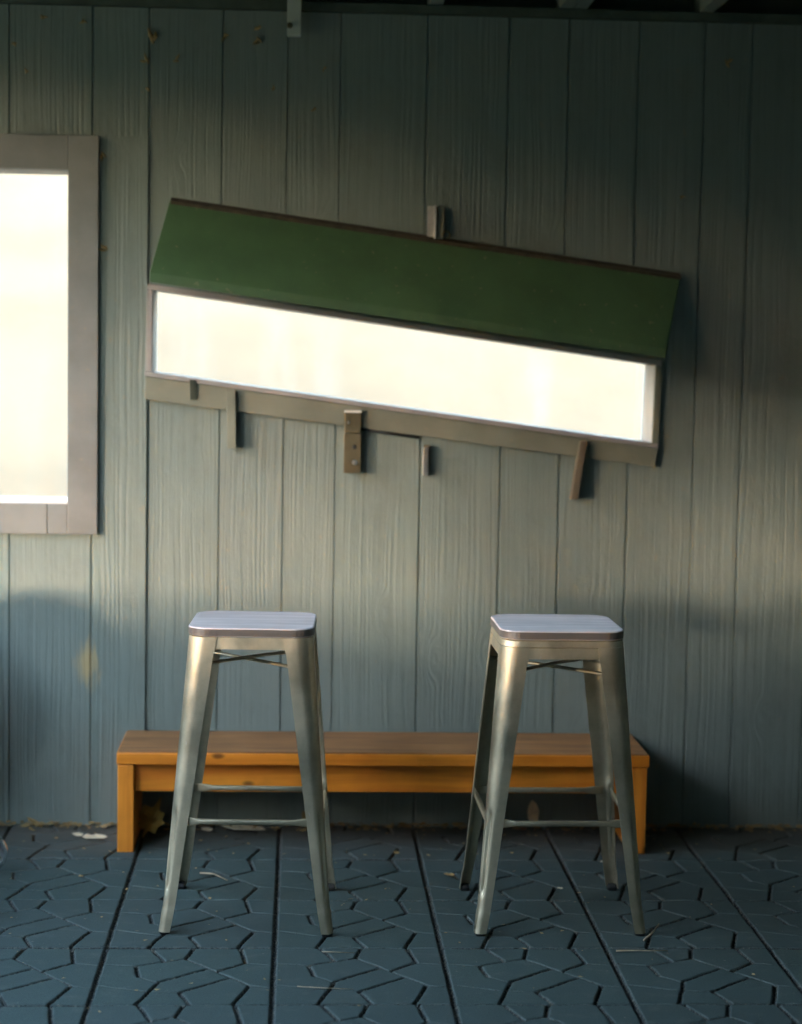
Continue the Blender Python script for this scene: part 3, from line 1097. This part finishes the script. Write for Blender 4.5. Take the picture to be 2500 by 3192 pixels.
# ------------------------------------------------------------------ fallen leaves, twigs, scraps
def leaf_mesh(kind, s, curl):
    bm = bmesh.new()
    if kind == 'maple':
        prof_ = [(0, -.55), (.10, -.18), (.42, -.30), (.36, -.10), (.62, .08), (.40, .14), (.44, .34), (.22, .28), (.12, .40), (0, .72)]
    elif kind == 'oval':
        prof_ = [(0, -.5), (.14, -.38), (.22, -.15), (.24, .1), (.15, .34), (0, .5)]
    else:
        prof_ = [(0, -.4), (.2, -.28), (.33, -.02), (.20, .10), (.26, .28), (0, .42)]
    L_ = [bm.verts.new((-x * s * random.uniform(.85, 1.1), y * s, 0)) for x, y in prof_[1:-1]]
    Rr = [bm.verts.new((x * s * random.uniform(.85, 1.1), y * s, 0)) for x, y in prof_[1:-1]]
    mid = [bm.verts.new((0, y * s, 0)) for x, y in prof_[1:-1]]
    b = bm.verts.new((0, prof_[0][1] * s, 0))
    t = bm.verts.new((0, prof_[-1][1] * s, 0))
    for i in range(len(mid) - 1):
        bm.faces.new((L_[i], mid[i], mid[i + 1], L_[i + 1]))
        bm.faces.new((mid[i], Rr[i], Rr[i + 1], mid[i + 1]))
    bm.faces.new((b, mid[0], L_[0]))
    bm.faces.new((b, Rr[0], mid[0]))
    bm.faces.new((t, L_[-1], mid[-1]))
    bm.faces.new((t, mid[-1], Rr[-1]))
    for v in bm.verts:
        d = (abs(v.co.x) / s)
        v.co.z = curl * s * (d * d * 1.6 + .35 * (v.co.y / s) ** 2) + random.uniform(0, .025) * s
    r = bmesh.ops.extrude_face_region(bm, geom=list(bm.faces))
    for v in [g for g in r['geom'] if isinstance(g, bmesh.types.BMVert)]:
        v.co.z += .0006
    return bm


def leaf(kind, m, s, x, y, z, rx, ry, rz, label, grp='fallen dry leaves', curl=.35):
    o = obj('dry_leaf', leaf_mesh(kind, s, curl), M[m])
    o.location = (x, y, z)
    o.rotation_euler = (R(rx), R(ry), R(rz))
    return tag(o, label, 'leaf', grp)


leaf('maple', 'leaf_gold', .105, -.432, -.150, .052, 62, 10, -38, 'golden curled maple leaf propped inside the left end of the bench')
leaf('oval', 'leaf_pale', .155, -.165, -.062, .008, 4, 0, 84, 'large pale leaf lying flat against the wall under the bench', curl=.18)
leaf('rough', 'leaf_pale', .06, -.27, -.075, .006, 0, 0, 20, 'small pale torn leaf beside the large pale one', curl=.2)
leaf('oval', 'leaf_pale', .085, .742, -.012, .045, 70, 0, 12, 'pale leaf standing against the wall behind the right stool')
leaf('rough', 'leaf_rust', .05, .70, -.06, .006, 0, 5, 70, 'brown leaf below the pale leaf at the wall')
leaf('rough', 'leaf_tan', .042, .437, -.572, .005, 0, 0, 60, 'tan leaf scrap beside the right stool rear left foot')
leaf('rough', 'leaf_pale', .095, -.60, -.165, .005, 3, 0, 95, 'flattened pale leaf on the pavers left of the bench', curl=.08)
leaf('rough', 'leaf_pale', .05, -.655, -.135, .005, 0, 0, 30, 'smaller pale leaf left of the flattened one', curl=.1)
leaf('oval', 'leaf_tan', .06, -.80, -.025, .012, 25, 0, 65, 'tan leaf at the foot of the wall under the window')
leaf('oval', 'leaf_rust', .055, -.735, -.03, .012, 30, 8, 110, 'rust brown leaf at the wall foot left of the bench')
leaf('oval', 'leaf_tan', .05, .03, -.025, .03, 60, 0, 30, 'thin brown leaf upright at the wall beneath the bench middle')
leaf('rough', 'leaf_tan', .03, .30, -.33, .004, 0, 0, 10, 'tiny tan leaf on the joint in front of the bench')
leaf('rough', 'leaf_tan', .035, 1.42, -.04, .012, 20, 0, 40, 'small tan leaf at the wall foot right of the bench')
leaf('rough', 'leaf_pale', .026, .90, -.42, .004, 0, 0, 140, 'tiny pale scrap on the pavers behind the right stool')
leaf('rough', 'leaf_pale', .022, .735, -.70, .004, 0, 0, 50, 'tiny pale scrap on the pavers between the right stool feet')


def twig(pts, r, label):
    bm = bmesh.new()
    tube(bm, pts, [r * (1 - .5 * i / (len(pts) - 1)) for i in range(len(pts))], 6)
    o = obj('twig', bm, M['twig'], None, True)
    tag(o, label, 'twig', 'twigs and grass stems on the floor')


twig([(.80, -1.25, .004), (.84, -1.257, .007), (.88, -1.255, .006), (.93, -1.248, .004)], .0022, 'pale bent stem crossing the joint right of the right stool')
twig([(.01, -1.515, .004), (.05, -1.528, .006), (.10, -1.533, .005), (.14, -1.532, .003)], .0014, 'thin grass stem on the pavers in front of the left stool')
twig([(.07, -1.255, .003), (.11, -1.265, .005), (.15, -1.268, .004)], .0014, 'short straw lying just right of the left stool front foot')
twig([(.885, -1.165, .004), (.915, -1.125, .012), (.938, -1.085, .022)], .0032, 'dark twig sticking out beside the right stool front foot')
twig([(-.265, -.56, .006), (-.225, -.59, .012), (-.185, -.635, .006)], .0032, 'thick brown twig behind the left stool')

# loose litter along the foot of the wall
bm = bmesh.new()
for i in range(1100):
    x = random.uniform(-1.2, 1.9)
    y = -abs(random.gauss(0, .03)) - .004
    if random.random() < .16:
        y = -random.uniform(.0, .38)
    if random.random() < .10:
        x, y = random.uniform(-1.0, 1.6), -random.uniform(.3, 1.7)
    s = random.uniform(.004, .017) * (1 if y > -.1 else .55)
    a = random.uniform(0, 6.28)
    z = .003 + random.uniform(0, .006)
    ca, sa = math.cos(a), math.sin(a)
    k = random.uniform(.25, .7)
    v = [bm.verts.new((x + (ca * p - sa * q * k) * s, y + (sa * p + ca * q * k) * s, z + random.uniform(0, .5) * s)) for p, q in ((-1, 0), (0, -1), (1, 0), (0, 1))]
    w = bm.verts.new((x, y, z + s * .35))
    for i0 in range(4):
        bm.faces.new((v[i0], v[(i0 + 1) % 4], w))
lit = obj('leaf_litter', bm, M['leaf_tan'])
lit['kind'] = 'stuff'
tag(lit, 'fine crumbs of dry leaf scattered along the foot of the wall', 'leaf litter')

# scraps caught on the upper siding
SCR = [(-.452, 2.395, 1.4), (-.478, 2.33, .8), (-.385, 2.335, .7), (-.468, 2.245, .7), (-.142, 2.43, .8), (-.138, 2.395, .8), (-.242, 2.41, .7), (-.86, 2.37, .6),
       (-.60, 2.05, .7), (-.596, 1.77, .8), (.06, 2.32, .5), (-.09, 2.26, .5), (1.29, 2.365, .9), (.03, 2.20, .5), (-.775, 2.45, .6), (-.66, 2.44, .6), (-.83, 2.29, .5), (1.155, 1.96, .5)]
SCR = [(a, b, c * 1.5) for a, b, c in SCR]
for i, (x, z, s) in enumerate(SCR):
    bm = bmesh.new()
    for k in range(3):
        a = random.uniform(0, 6.28)
        d = Vector((math.cos(a), random.uniform(-.6, -.1), math.sin(a))) * random.uniform(.006, .016) * s
        p = Vector((random.uniform(-.005, .005) * s, -.004, random.uniform(-.005, .005) * s))
        tube(bm, [p - d * .4, p + d * .3, p + d], [.0016 * s, .0034 * s, .0010 * s], 6)
    o = obj('plant_scrap', bm, M['scrap'])
    o.location = (x, -.002 if x > -.46 or x < -.62 else -.009, z)
    tag(o, 'tiny dry plant scrap clinging to the siding', 'plant scrap', 'dry scraps clinging to the siding')
